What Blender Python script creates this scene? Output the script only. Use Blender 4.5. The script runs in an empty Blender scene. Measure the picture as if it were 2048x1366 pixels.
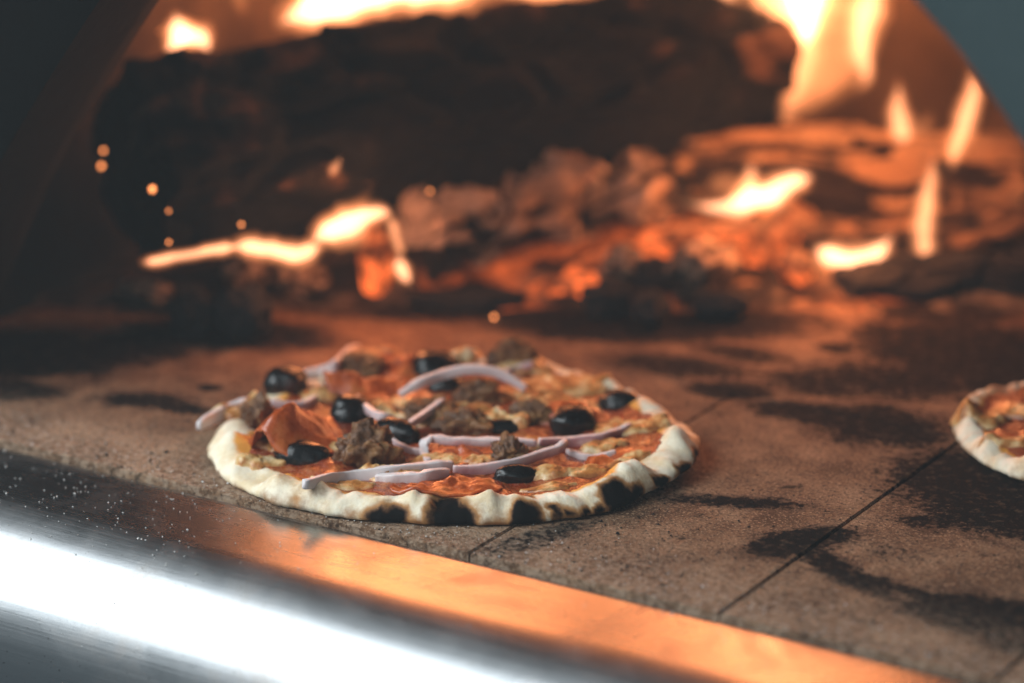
import bpy, bmesh, math, random
import numpy as np
from mathutils import Vector, noise, Matrix

random.seed(7)
rng = np.random.default_rng(7)
sc = bpy.context.scene
COL = sc.collection
R = math.radians

# ------------------------------------------------------------------ camera
F = 6000.0 / 2048.0                 # focal length in picture widths
PITCH, YAW, CAMH = R(18.4), R(32.0), 0.59
CAM = Vector((0.882, -1.349, CAMH))
HEAD = Vector((-math.sin(YAW), math.cos(YAW), 0))          # horizontal heading
RIGHT = Vector((math.cos(YAW), math.sin(YAW), 0))
FWD = HEAD * math.cos(PITCH) - Vector((0, 0, math.sin(PITCH)))
UP = HEAD * math.sin(PITCH) + Vector((0, 0, math.cos(PITCH)))

def ray(px, py):
    return FWD + RIGHT * ((px - 1024) / 2048 / F) - UP * ((py - 683) / 2048 / F)
def P(px, py, z=0.0):                # survey: point of the place at height z
    d = ray(px, py); return CAM + d * ((z - CAM.z) / d.z)
def V(px, py, v):                    # survey: point at horizontal depth v behind the pizza
    d = ray(px, py); return CAM + d * ((v + 1.6115) / d.dot(HEAD))

cam = bpy.data.cameras.new('camera'); camo = bpy.data.objects.new('camera', cam); COL.objects.link(camo)
camo.location = CAM
camo.rotation_euler = (math.pi/2 - PITCH, 0, YAW)
cam.lens = 36 * F; cam.sensor_width = 36; cam.clip_start = 0.05; cam.clip_end = 50
cam.dof.use_dof = True
cam.dof.focus_distance = (P(930, 985, 0.012) - CAM).dot(FWD)
cam.dof.aperture_fstop = 2.6
sc.camera = camo

# ------------------------------------------------------------------ world, lamps, exposure
w = bpy.data.worlds.new('World'); sc.world = w; w.use_nodes = True
bg = w.node_tree.nodes['Background']
bg.inputs[0].default_value = (0.62, 0.80, 0.92, 1); bg.inputs[1].default_value = 0.10
sc.view_settings.view_transform = 'Standard'; sc.view_settings.look = 'None'
sc.view_settings.exposure = 0; sc.view_settings.gamma = 1
sc.cycles.use_denoising = True
sc.cycles.max_bounces = 4; sc.cycles.diffuse_bounces = 3; sc.cycles.glossy_bounces = 3
sc.cycles.use_adaptive_sampling = True; sc.cycles.adaptive_threshold = 0.025; sc.cycles.transparent_max_bounces = 16
sc.cycles.caustics_reflective = False; sc.cycles.caustics_refractive = False
sc.cycles.sample_clamp_indirect = 4

def area(name, loc, target, sx, sy, power, col):
    l = bpy.data.lights.new(name, 'AREA'); l.shape = 'RECTANGLE'; l.size = sx; l.size_y = sy
    l.energy = power; l.color = col
    o = bpy.data.objects.new(name, l); COL.objects.link(o)
    o.location = loc
    o.rotation_euler = (Vector(target) - Vector(loc)).to_track_quat('-Z', 'Y').to_euler()
    return o
def point(name, loc, power, col, rad):
    l = bpy.data.lights.new(name, 'POINT'); l.energy = power; l.color = col; l.shadow_soft_size = rad
    o = bpy.data.objects.new(name, l); COL.objects.link(o); o.location = loc
    return o
# open daylight in front of and above the oven mouth
area('daylight_window', (-1.05, -1.30, 1.30), (0.05, -0.15, 0.0), 2.4, 1.25, 76, (0.88, 0.96, 1.0))
area('daylight_front', CAM - HEAD*1.2 + Vector((0, 0, 0.35)), (0.0, 0.1, 0.08), 1.4, 0.8, 6, (0.78, 0.93, 1.0))
FIRE = (1.0, 0.31, 0.105)
point('fire_light_top', V(820, -110, 0.36), 2.3, FIRE, 0.12)
point('fire_light_column', V(1580, -70, 0.36), 2.4, FIRE, 0.12)
point('fire_light_right', V(1880, 330, 0.26), 0.42, FIRE, 0.02)
point('fire_light_ember', V(1530, 345, 0.285), 0.65, FIRE, 0.025)
point('fire_light_front', V(1700, 470, 0.24), 0.40, FIRE, 0.015)
point('fire_light_low', V(720, 430, 0.165), 0.50, FIRE, 0.025)

# ------------------------------------------------------------------ helpers
def link_mesh(name, verts, faces, mat=None, parent=None, smooth=True, cols=None):
    me = bpy.data.meshes.new(name)
    me.from_pydata([tuple(v) for v in verts], [], [tuple(f) for f in faces])
    me.validate(); me.update()
    if smooth: me.polygons.foreach_set('use_smooth', [True]*len(me.polygons))
    if cols:
        for an, data in cols.items():
            a = me.color_attributes.new(an, 'FLOAT_COLOR', 'POINT')
            arr = np.asarray(data, dtype=np.float32)
            if arr.ndim == 1: arr = np.stack([arr]*3, 1)
            if arr.shape[1] == 3: arr = np.concatenate([arr, np.ones((len(arr), 1), np.float32)], 1)
            a.data.foreach_set('color', arr.ravel())
    o = bpy.data.objects.new(name, me); COL.objects.link(o)
    if mat: me.materials.append(mat)
    if parent: o.parent = parent
    return o
def tag(o, label, cat, group=None, kind=None):
    if label: o['label'] = label
    if cat: o['category'] = cat
    if group: o['group'] = group
    if kind: o['kind'] = kind
    return o
def empty(name, loc=(0, 0, 0)):
    o = bpy.data.objects.new(name, None); COL.objects.link(o); o.location = loc; o.empty_display_size = 0.02
    return o
def grid_faces(n, m, wrap_m=True, flip=False):
    f = []
    for i in range(n-1):
        for j in range(m if wrap_m else m-1):
            k = (j+1) % m
            q = (i*m+j, i*m+k, (i+1)*m+k, (i+1)*m+j)
            f.append(q[::-1] if flip else q)
    return f
def lerp(a, b, t): return a + (b-a)*t
def sstep(a, b, x):
    t = np.clip((x-a)/(b-a), 0, 1); return t*t*(3-2*t)
def fbm(p, f=1.0, o=4):
    return noise.fractal(Vector(p)*f, 1.0, 2.0, o)
def catmull(pts, n):
    pts = [np.array(p, float) for p in pts]
    pp = [2*pts[0]-pts[1]] + pts + [2*pts[-1]-pts[-2]]
    out = []
    segs = len(pts)-1
    for i in range(n):
        t = i/(n-1)*segs; k = min(int(t), segs-1); u = t-k
        a, b, c, d = pp[k:k+4]
        out.append(0.5*((2*b)+(-a+c)*u+(2*a-5*b+4*c-d)*u*u+(-a+3*b-3*c+d)*u**3))
    return out

# ------------------------------------------------------------------ material helpers
class NT:
    def __init__(s, name):
        s.m = bpy.data.materials.new(name); s.m.use_nodes = True
        s.t = s.m.node_tree; s.n = s.t.nodes; s.n.clear()
        s.out = s.n.new('ShaderNodeOutputMaterial')
    def new(s, typ, **kw):
        nd = s.n.new('ShaderNode'+typ)
        for k, v in kw.items(): setattr(nd, k, v)
        return nd
    def put(s, sock, v):
        if isinstance(v, bpy.types.NodeSocket): s.t.links.new(v, sock)
        elif isinstance(v, tuple) and len(v) == 3 and sock.type == 'RGBA': sock.default_value = (*v, 1)
        else: sock.default_value = v
    def coord(s, scale=(1, 1, 1), loc=(0, 0, 0), rot=(0, 0, 0), src='Object'):
        c = s.new('TexCoord'); mp = s.new('Mapping'); s.t.links.new(c.outputs[src], mp.inputs[0])
        mp.inputs['Scale'].default_value = scale; mp.inputs['Location'].default_value = loc; mp.inputs['Rotation'].default_value = rot
        return mp.outputs[0]
    def noise(s, vec, scale, detail=4, rough=0.55, dist=0.0, out=0):
        nd = s.new('TexNoise'); s.put(nd.inputs['Vector'], vec)
        nd.inputs['Scale'].default_value = scale; nd.inputs['Detail'].default_value = detail
        nd.inputs['Roughness'].default_value = rough; nd.inputs['Distortion'].default_value = dist
        return nd.outputs[out]
    def vor(s, vec, scale, feature='F1'):
        nd = s.new('TexVoronoi', feature=feature); s.put(nd.inputs['Vector'], vec); nd.inputs['Scale'].default_value = scale
        return nd.outputs[0]
    def ramp(s, fac, stops):
        nd = s.new('ValToRGB'); s.put(nd.inputs[0], fac)
        cr = nd.color_ramp
        while len(cr.elements) < len(stops): cr.elements.new(0.5)
        for e, (p, c) in zip(cr.elements, stops):
            e.position = p; e.color = (*c, 1) if isinstance(c, tuple) else (c, c, c, 1)
        return nd.outputs[0]
    def mapr(s, v, a, b, c=0.0, d=1.0, smooth=True):
        nd = s.new('MapRange'); nd.interpolation_type = 'SMOOTHSTEP' if smooth else 'LINEAR'
        s.put(nd.inputs[0], v)
        for i, x in enumerate((a, b, c, d)): nd.inputs[i+1].default_value = x
        return nd.outputs[0]
    def math(s, op, a, b=0.0):
        nd = s.new('Math', operation=op); s.put(nd.inputs[0], a); s.put(nd.inputs[1], b); return nd.outputs[0]
    def mix(s, f, a, b, blend='MIX'):
        nd = s.new('Mix', data_type='RGBA', blend_type=blend)
        s.put(nd.inputs[0], f); s.put(nd.inputs[6], a); s.put(nd.inputs[7], b); return nd.outputs[2]
    def attr(s, name):
        nd = s.new('Attribute'); nd.attribute_name = name; return nd.outputs['Color']
    def attrf(s, name):
        nd = s.new('Attribute'); nd.attribute_name = name; return nd.outputs['Fac']
    def bump(s, h, strength=0.5, dist=0.002, normal=None):
        nd = s.new('Bump'); s.put(nd.inputs['Height'], h); nd.inputs['Strength'].default_value = strength; nd.inputs['Distance'].default_value = dist
        if normal is not None: s.put(nd.inputs['Normal'], normal)
        return nd.outputs[0]
    def pbr(s, col, rough=0.6, metal=0.0, normal=None, spec=0.5, sss=0.0, sssr=(0.01, 0.006, 0.003), coat=0.0, emit=None, estr=0.0):
        b = s.new('BsdfPrincipled')
        s.put(b.inputs['Base Color'], col); s.put(b.inputs['Roughness'], rough); s.put(b.inputs['Metallic'], metal)
        s.put(b.inputs['Specular IOR Level'], spec)
        if normal is not None: s.put(b.inputs['Normal'], normal)
        if sss: b.inputs['Subsurface Weight'].default_value = sss; b.inputs['Subsurface Radius'].default_value = sssr; b.inputs['Subsurface Scale'].default_value = 1.0
        if coat: s.put(b.inputs['Coat Weight'], coat); b.inputs['Coat Roughness'].default_value = 0.15
        if emit is not None: s.put(b.inputs['Emission Color'], emit); s.put(b.inputs['Emission Strength'], estr)
        s.t.links.new(b.outputs[0], s.out.inputs[0])
        s.b = b
        return s.m

# ------------------------------------------------------------------ materials
def mat_stone():
    s = NT('fire_brick_stone')
    v = s.coord(src='Object')
    geo = s.new('NewGeometry').outputs['Position']
    n1 = s.noise(geo, 22, 6, 0.6); n2 = s.noise(geo, 140, 5, 0.65); n3 = s.noise(geo, 700, 3, 0.6)
    mp = s.new('Mapping'); s.put(mp.inputs[0], geo); mp.inputs['Rotation'].default_value = (0, 0, R(12)); mp.inputs['Scale'].default_value = (14, 70, 1)
    streak = s.noise(mp.outputs[0], 1.6, 6, 0.65, 0.6)
    col = s.ramp(n1, [(0.34, (0.070, 0.033, 0.016)), (0.5, (0.185, 0.098, 0.052)), (0.64, (0.300, 0.180, 0.105))])
    col = s.mix(s.mapr(streak, 0.52, 0.70, 0, 0.55), col, (0.07, 0.034, 0.02))
    col = s.mix(s.mapr(n2, 0.52, 0.72, 0, 0.6), col, (0.045, 0.025, 0.016))
    col = s.mix(s.mapr(n3, 0.53, 0.66, 0, 0.85), col, (0.45, 0.30, 0.19))
    n4 = s.noise(geo, 420, 4, 0.7); col = s.mix(s.mapr(n4, 0.50, 0.62, 0, 0.85), col, (0.045, 0.023, 0.013))
    # soot: burnt-on patches with their own places on the stone (x, y, half length, half width, angle, strength)
    acc = None
    for (x, y, a, b, ang, st) in STAINS:
        m = s.new('Mapping'); m.vector_type = 'TEXTURE'; s.put(m.inputs[0], geo)
        m.inputs['Location'].default_value = (x, y, 0); m.inputs['Rotation'].default_value = (0, 0, R(ang)); m.inputs['Scale'].default_value = (a, b, 1)
        ln = s.new('VectorMath', operation='LENGTH'); s.put(ln.inputs[0], m.outputs[0])
        f = s.mapr(ln.outputs['Value'], 0.0, 1.5, st, 0.0)
        acc = f if acc is None else s.math('MAXIMUM', acc, f)
    brk = s.noise(geo, 42, 10, 0.78, 0.4)
    brk2 = s.noise(mp.outputs[0], 2.6, 7, 0.7)
    t = s.math('ADD', s.math('MULTIPLY', acc, 0.62), s.math('ADD', s.math('MULTIPLY', brk, 0.55), s.math('MULTIPLY', brk2, 0.33)))
    t = s.math('ADD', t, s.mapr(s.noise(geo, 11, 5, 0.65, 0.5), 0.48, 0.72, 0, 0.22))
    fine = s.math('MULTIPLY', s.math('SUBTRACT', s.noise(geo, 260, 5, 0.7), 0.5), 0.95)
    soot = s.math('MULTIPLY', s.mapr(s.math('ADD', t, fine), 0.63, 0.78), 0.98)
    col = s.mix(s.mapr(t, 0.50, 0.74, 0, 0.6), col, (0.045, 0.022, 0.013))
    soot = s.math('MULTIPLY', soot, s.mapr(s.noise(geo, 150, 6, 0.7), 0.32, 0.50, 0.45, 1.0))
    blot = s.mapr(s.noise(geo, 62, 8, 0.72, 0.3), 0.60, 0.67, 0, 0.85)
    soot = s.math('MAXIMUM', soot, blot)
    gy = s.new('SeparateXYZ'); s.put(gy.inputs[0], geo)
    dust = s.math('MULTIPLY', s.mapr(gy.outputs[1], -0.150, -0.06, 0.75, 0.0), s.mapr(s.noise(geo, 240, 6, 0.7), 0.42, 0.62))
    specks = s.mapr(s.noise(geo, 330, 3, 0.5), 0.70, 0.74, 0, 0.9)
    soot = s.math('MAXIMUM', soot, specks)
    col = s.mix(soot, col, (0.006, 0.006, 0.006))
    col = s.mix(dust, col, (0.40, 0.285, 0.20))
    h = s.math('ADD', s.math('MULTIPLY', n2, 0.6), s.math('MULTIPLY', n3, 0.5))
    rough = s.mapr(soot, 0, 1, 0.82, 0.95)
    return s.pbr(col, rough, normal=s.bump(h, 0.9, 0.0020), spec=s.mapr(soot, 0, 1, 0.2, 0.03))

# soot stains: (x, y) on the floor from the survey
def stain(px, py, a, b, ang, st):
    p = P(px, py); return (p.x, p.y, a, b, ang, st)
STAINS = [
    stain(1480, 1005, .050, .012, 25, .75), stain(1400, 1000, .03, .010, 25, .6),
    stain(1590, 1085, .040, .016, 60, .8), stain(1700, 1150, .060, .012, -25, .75),
    stain(1850, 1190, .050, .008, -10, .7), stain(1990, 1230, .060, .030, 10, .95), stain(2040, 1290, .03, .014, 10, .7),
    stain(1960, 960, .060, .060, 30, 1.0), stain(2010, 1040, .07, .03, 0, .75), stain(1880, 1040, .04, .015, 20, .6),
    stain(1660, 830, .060, .022, 10, .95), stain(1760, 850, .05, .04, 10, .9), stain(1640, 770, .05, .025, 0, .7),
    stain(1790, 760, .07, .04, 20, .75), stain(1960, 700, .08, .07, 20, 1.1), stain(2040, 760, .05, .05, 20, 1.0),
    stain(1460, 780, .035, .020, 20, .9), stain(1350, 730, .06, .03, 10, .7), stain(1480, 705, .04, .02, 0, .7), stain(1670, 695, .014, .010, 0, .9),
    stain(1060, 1080, .045, .012, 75, .7), stain(1000, 1095, .02, .008, 60, .6),
    stain(110, 720, .055, .035, 40, 1.1), stain(20, 780, .035, .02, 20, 1.0), stain(230, 690, .05, .03, 30, .85), stain(300, 800, .035, .018, 20, .7),
    stain(30, 700, .06, .05, 40, 1.1), stain(420, 775, .008, .007, 0, 1.1), stain(360, 815, .03, .012, 10, .8), stain(360, 660, .05, .035, 30, .8),
    stain(560, 680, .05, .02, 20, .6),
    stain(1300, 640, .12, .05, 30, 1.1), stain(900, 620, .10, .03, 30, .8), stain(1900, 620, .06, .05, 30, .9), stain(480, 670, .06, .03, 30, 1.0),
]

def mat_steel():
    s = NT('brushed_steel')
    v = s.coord((6, 900, 900)); br = s.noise(v, 1.0, 5, 0.6)
    v2 = s.coord((30, 2500, 2500)); br2 = s.noise(v2, 1.0, 3, 0.6)
    sm = s.noise(s.coord((1, 1, 1)), 16, 7, 0.68, 0.7)
    sc2 = s.noise(s.coord((60, 500, 500), rot=(0, 0, 0.12)), 1.0, 4, 0.6)
    col = s.mix(s.mapr(br, 0.35, 0.7, 0, 0.35), (0.52, 0.53, 0.54), (0.42, 0.44, 0.46))
    col = s.mix(s.mapr(sm, 0.48, 0.70, 0, 0.75), col, (0.36, 0.33, 0.31))
    spot = s.mapr(s.noise(s.coord(), 420, 2, 0.5), 0.71, 0.75, 0, 0.7)
    col = s.mix(spot, col, (0.08, 0.07, 0.07))
    rough = s.math('ADD', s.mapr(sm, 0.4, 0.75, 0.21, 0.32), s.mapr(br, 0.3, 0.7, 0.0, 0.06))
    sy = s.new('SeparateXYZ'); s.put(sy.inputs[0], s.coord())
    rough = s.math('ADD', rough, s.mapr(sy.outputs[1], -0.100, -0.082, 0.06, 0.0))
    h = s.math('ADD', br, s.math('MULTIPLY', br2, 0.6)); h = s.math('ADD', h, s.math('MULTIPLY', sc2, 0.3))
    m = s.pbr(col, rough, 1.0, normal=s.bump(h, 0.10, 0.0006))
    s.b.inputs['Anisotropic'].default_value = 0.3
    tg = s.new('Tangent'); tg.direction_type = 'RADIAL'; tg.axis = 'X'
    s.t.links.new(tg.outputs[0], s.b.inputs['Tangent'])
    return m

def mat_plate():
    s = NT('dark_teal_enamel')
    v = s.coord(); n = s.noise(v, 260, 3, 0.6); st = s.noise(v, 9, 5, 0.6)
    x = s.new('SeparateXYZ'); s.put(x.inputs[0], v)
    col = s.mix(s.mapr(n, 0.4, 0.7, 0, 0.3), (0.030, 0.050, 0.053), (0.048, 0.068, 0.072))
    soot = s.mapr(s.math('ADD', x.outputs[0], s.math('MULTIPLY', st, 0.25)), 0.10, 0.30, 1, 0)  # left part of the face coloured nearly black, edge broken by noise
    col = s.mix(soot, col, (0.003, 0.003, 0.003))
    return s.pbr(col, 0.6, normal=s.bump(n, 0.3, 0.0008), spec=s.mapr(soot, 0, 1, 0.4, 0.03))
def mat_soot(name='soot_black_lining', a=0.003, b=0.008):
    s = NT(name); v = s.coord(); n = s.noise(v, 30, 7, 0.65)
    return s.pbr(s.ramp(n, [(0.35, (a, a, a)), (0.75, (b, b*0.9, b*0.8))]), 0.9, normal=s.bump(n, 0.5, 0.004), spec=0.08)
def mat_vault():
    s = NT('fired_clay_lining'); v = s.coord(); n = s.noise(v, 14, 7, 0.65); n2 = s.noise(v, 90, 5, 0.6)
    x = s.new('SeparateXYZ'); s.put(x.inputs[0], v)
    col = s.ramp(n, [(0.3, (0.04, 0.028, 0.018)), (0.7, (0.16, 0.11, 0.07))])
    side = s.mapr(s.math('ADD', x.outputs[0], s.math('MULTIPLY', n, 0.10)), -0.30, -0.18, 1, 0)   # lining coloured darker on its left side, towards the mouth
    fr = s.mapr(s.math('ADD', x.outputs[1], s.math('MULTIPLY', n, 0.2)), 0.28, 0.50, 1, 0)
    col = s.mix(s.math('MAXIMUM', s.math('MULTIPLY', side, fr), s.mapr(fr, 0, 1, 0, 0.5)), col, (0.013, 0.013, 0.013))
    return s.pbr(col, 0.9, normal=s.bump(n2, 0.5, 0.003), spec=0.06)

def mat_char(name, dark, ash, lo, hi, warm=None, ember=0.0):
    """charred wood: ash on the ridges ('h' attribute), glow where 'e' is set"""
    s = NT(name); v = s.coord(); n = s.noise(v, 60, 7, 0.65); n2 = s.noise(v, 260, 5, 0.65)
    h = s.attrf('h')
    f = s.mapr(s.math('ADD', h, s.math('MULTIPLY', s.math('SUBTRACT', n, 0.5), 0.9)), lo, hi)
    a = s.mix(s.mapr(n2, 0.35, 0.7), ash, tuple(c*0.55 for c in ash))
    if warm: a = s.mix(s.mapr(s.noise(v, 18, 4, 0.6), 0.42, 0.6), a, warm)
    col = s.mix(f, dark, a)
    nb = s.bump(s.math('ADD', n, s.math('MULTIPLY', n2, 0.6)), 0.7, 0.003)
    if ember:
        e = s.math('MULTIPLY', s.attrf('e'), s.mapr(n, 0.35, 0.62, 0.12, 1.0))
        return s.pbr(col, 0.9, normal=nb, spec=0.08, emit=(1.0, 0.155, 0.028), estr=s.math('MULTIPLY', e, ember))
    return s.pbr(col, 0.85, normal=nb, spec=0.3)

def mat_flame(name, col, strength):
    s = NT(name)
    em = s.new('Emission'); em.inputs[0].default_value = (*col, 1); em.inputs[1].default_value = strength
    s.t.links.new(em.outputs[0], s.out.inputs['Volume'])
    return s.m
def mat_glow(name, col, strength):
    s = NT(name); n = s.noise(s.coord(), 500, 3)
    em = s.new('Emission'); em.inputs[0].default_value = (*col, 1); s.put(em.inputs[1], s.mapr(n, 0.3, 0.7, strength*0.5, strength))
    s.t.links.new(em.outputs[0], s.out.inputs[0])
    return s.m

def mat_dough():
    s = NT('baked_dough'); v = s.coord(); n = s.noise(v, 70, 6, 0.6); n2 = s.noise(v, 500, 4, 0.6); n3 = s.noise(v, 190, 5, 0.65)
    c = s.attr('c')                         # r: browning, g: char, b: oil stain
    sp = s.new('SeparateColor'); s.put(sp.inputs[0], c)
    base = s.mix(s.mapr(n, 0.35, 0.68), (0.88, 0.79, 0.62), (0.74, 0.58, 0.36))
    base = s.mix(s.mapr(n2, 0.55, 0.75, 0, 0.35), base, (0.90, 0.86, 0.78))
    oil = s.mapr(s.math('ADD', sp.outputs[2], s.math('MULTIPLY', s.math('SUBTRACT', n, 0.5), 0.8)), 0.35, 0.75)
    base = s.mix(oil, base, (0.74, 0.33, 0.06))
    br = s.mapr(s.math('ADD', sp.outputs[0], s.math('MULTIPLY', s.math('SUBTRACT', n3, 0.5), 0.5)), 0.30, 0.85)
    base = s.mix(br, base, (0.30, 0.13, 0.045))
    ch = s.mapr(s.math('ADD', sp.outputs[1], s.math('MULTIPLY', s.math('SUBTRACT', n3, 0.5), 0.35)), 0.42, 0.68)
    base = s.mix(s.mapr(s.math('ADD', sp.outputs[1], s.math('MULTIPLY', s.math('SUBTRACT', n3, 0.5), 0.3)), 0.03, 0.34), base, (0.42, 0.20, 0.07))
    base = s.mix(s.mapr(s.math('ADD', sp.outputs[1], s.math('MULTIPLY', s.math('SUBTRACT', n3, 0.5), 0.35)), 0.26, 0.55), base, (0.11, 0.045, 0.016))
    base = s.mix(ch, base, (0.006, 0.005, 0.005))
    h = s.math('ADD', s.math('MULTIPLY', n3, 0.8), s.math('MULTIPLY', n2, 0.35))
    return s.pbr(base, 0.72, normal=s.bump(h, 0.45, 0.0014), spec=s.mapr(ch, 0, 1, 0.3, 0.03))
def mat_sauce():
    s = NT('tomato_sauce'); v = s.coord(); n = s.noise(v, 60, 6, 0.6); n2 = s.noise(v, 320, 5, 0.65)
    col = s.ramp(n, [(0.30, (0.14, 0.014, 0.004)), (0.5, (0.30, 0.045, 0.008)), (0.70, (0.50, 0.15, 0.03))])
    col = s.mix(s.mapr(n2, 0.58, 0.72, 0, 0.5), col, (0.72, 0.50, 0.28))
    return s.pbr(col, s.mapr(n2, 0.3, 0.7, 0.18, 0.45), normal=s.bump(s.math('ADD', n, n2), 0.8, 0.0025), coat=0.4)
def mat_cheese():
    s = NT('melted_cheese'); v = s.coord(); n = s.noise(v, 90, 6, 0.6); n2 = s.noise(v, 330, 5, 0.65)
    col = s.ramp(n, [(0.26, (0.74, 0.62, 0.43)), (0.42, (0.66, 0.42, 0.18)), (0.52, (0.48, 0.19, 0.045)), (0.66, (0.17, 0.045, 0.012))])
    return s.pbr(col, 0.36, normal=s.bump(s.math('ADD', n, s.math('MULTIPLY', n2, 0.5)), 0.6, 0.002), coat=0.25)
def mat_salami(name='cured_salami', k=1.0):
    s = NT(name); v = s.coord(); n = s.noise(v, 55, 6, 0.6); n2 = s.noise(v, 420, 4, 0.6)
    col = s.ramp(n, [(0.3, (0.20*k, 0.028, 0.007)), (0.52, (0.46*k, 0.085, 0.015)), (0.72, (0.60*k, 0.18, 0.045))])
    col = s.mix(s.mapr(n2, 0.62, 0.72, 0, 0.55), col, (0.58, 0.25, 0.13))
    return s.pbr(col, s.mapr(n2, 0.3, 0.7, 0.22, 0.48), normal=s.bump(s.math('ADD', n, s.math('MULTIPLY', n2, 0.4)), 0.5, 0.0018), coat=0.3)
def mat_olive():
    s = NT('black_olive_skin'); v = s.coord(); n = s.noise(v, 120, 5, 0.6); n2 = s.noise(v, 45, 4)
    col = s.mix(s.mapr(n2, 0.48, 0.70), (0.006, 0.005, 0.005), (0.055, 0.017, 0.010))
    return s.pbr(col, s.mapr(n, 0.3, 0.7, 0.12, 0.34), normal=s.bump(n, 0.5, 0.0016), spec=0.4)
def mat_sausage():
    s = NT('crumbled_sausage'); v = s.coord(); n = s.noise(v, 85, 6, 0.65); n2 = s.noise(v, 400, 5, 0.65)
    col = s.ramp(n, [(0.3, (0.05, 0.016, 0.004)), (0.48, (0.15, 0.055, 0.013)), (0.68, (0.36, 0.17, 0.05))])
    col = s.mix(s.mapr(n2, 0.6, 0.72, 0, 0.5), col, (0.10, 0.045, 0.018))
    return s.pbr(col, s.mapr(n2, 0.3, 0.7, 0.3, 0.65), normal=s.bump(s.math('ADD', n, n2), 0.8, 0.0025), coat=0.15)
def mat_onion():
    s = NT('raw_red_onion'); v = s.coord(); n = s.noise(v, 90, 4, 0.6); n2 = s.noise(v, 900, 3, 0.6)
    c = s.attr('c'); col = s.mix(s.mapr(n, 0.4, 0.7, 0, 0.12), c, (0.72, 0.58, 0.57)); 
    col = s.mix(s.mapr(n2, 0.55, 0.75, 0, 0.2), col, (0.80, 0.70, 0.70))
    return s.pbr(col, 0.42, normal=s.bump(n2, 0.25, 0.0006), spec=0.5)
def mat_plain(name, col, rough=0.9):
    s = NT(name); n = s.noise(s.coord(), 300, 3)
    return s.pbr(s.mix(s.mapr(n, 0.3, 0.7), col, tuple(c*0.6 for c in col)), rough, spec=0.2)

M = dict(stone=mat_stone(), steel=mat_steel(), plate=mat_plate(), soot=mat_soot(), vault=mat_vault(),
         dough=mat_dough(), sauce=mat_sauce(), cheese=mat_cheese(), salami=mat_salami(), olive=mat_olive(),
         sausage=mat_sausage(), onion=mat_onion(), grout=mat_soot('grout_soot', 0.012, 0.03),
         flour=mat_plain('flour_dust_white', (0.75, 0.73, 0.70)), crumb=mat_plain('soot_crumb_black', (0.02, 0.018, 0.017)),
         log_black=mat_char('charred_log_black', (0.005, 0.006, 0.0065), (0.085, 0.05, 0.032), 0.62, 0.95, (0.012, 0.010, 0.009), ember=1.0),
         log_ash=mat_char('charred_log_ashy', (0.010, 0.010, 0.010), (0.38, 0.31, 0.27), 0.43, 0.82, (0.30, 0.20, 0.14), ember=2.6),
         log_pale=mat_char('burnt_log_pale', (0.016, 0.012, 0.010), (0.34, 0.225, 0.135), 0.44, 0.80, (0.26, 0.155, 0.085), ember=1.0),
         log_brown=mat_char('burnt_log_brown', (0.012, 0.010, 0.009), (0.22, 0.13, 0.075), 0.42, 0.85, (0.14, 0.08, 0.045), ember=1.0),
         coal=mat_char('charcoal_lump', (0.017, 0.017, 0.018), (0.10, 0.07, 0.05), 0.75, 1.15, ember=1.0),
         coal_warm=mat_char('ash_dusted_coal', (0.03, 0.024, 0.02), (0.42, 0.30, 0.22), 0.40, 0.85, ember=1.4),
         ash=mat_char('ash_and_embers', (0.02, 0.015, 0.012), (0.14, 0.10, 0.07), 0.45, 0.85, ember=3.0),
         flame_hot=mat_flame('flame_hot', (1.0, 0.42, 0.22), 380), flame_mid=mat_flame('flame_mid', (1.0, 0.38, 0.18), 150),
         flame_warm=mat_flame('flame_warm', (1.0, 0.35, 0.14), 80), flame_soft=mat_flame('flame_soft', (1.0, 0.30, 0.10), 30), flame_faint=mat_flame('flame_faint', (1.0, 0.28, 0.08), 9), spark=mat_glow('spark_glow', (1.0, 0.30, 0.09), 5.0))

# ------------------------------------------------------------------ the oven
oven = empty('pizza_oven', (0.117, -0.12, 0)); tag(oven, 'wood fired oven with arched mouth, dark enamel face and brushed steel front lip', 'oven')
OFF = Vector((0.117, -0.12, 0))
XC = 0.117
PROF = [(0.432, -0.02), (0.43, 0.0), (0.392, 0.07), (0.342, 0.153), (0.263, 0.256), (0.212, 0.309), (0.14, 0.36), (0.06, 0.388), (0.0, 0.395)]
half = [tuple(p) for p in catmull(PROF, 50)]
arch = [(-a, z) for a, z in half] + [(a, z) for a, z in half[::-1][1:]]
def arch_strip(name, mat, rings, noise_amp=0.0):
    """rings: list of (y, scale_x, scale_z)"""
    vs = []
    for (y, sx, sz) in rings:
        for (a, z) in arch:
            p = Vector((a*sx, y + 0.12, max(z*sz, -0.02)))
            if noise_amp: p += Vector((fbm(p, 7), fbm(p+Vector((5, 0, 0)), 7), fbm(p+Vector((0, 9, 0)), 7)))*noise_amp
            vs.append(p)
    return link_mesh(name, vs, grid_faces(len(rings), len(arch), False), mat, oven)
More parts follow.
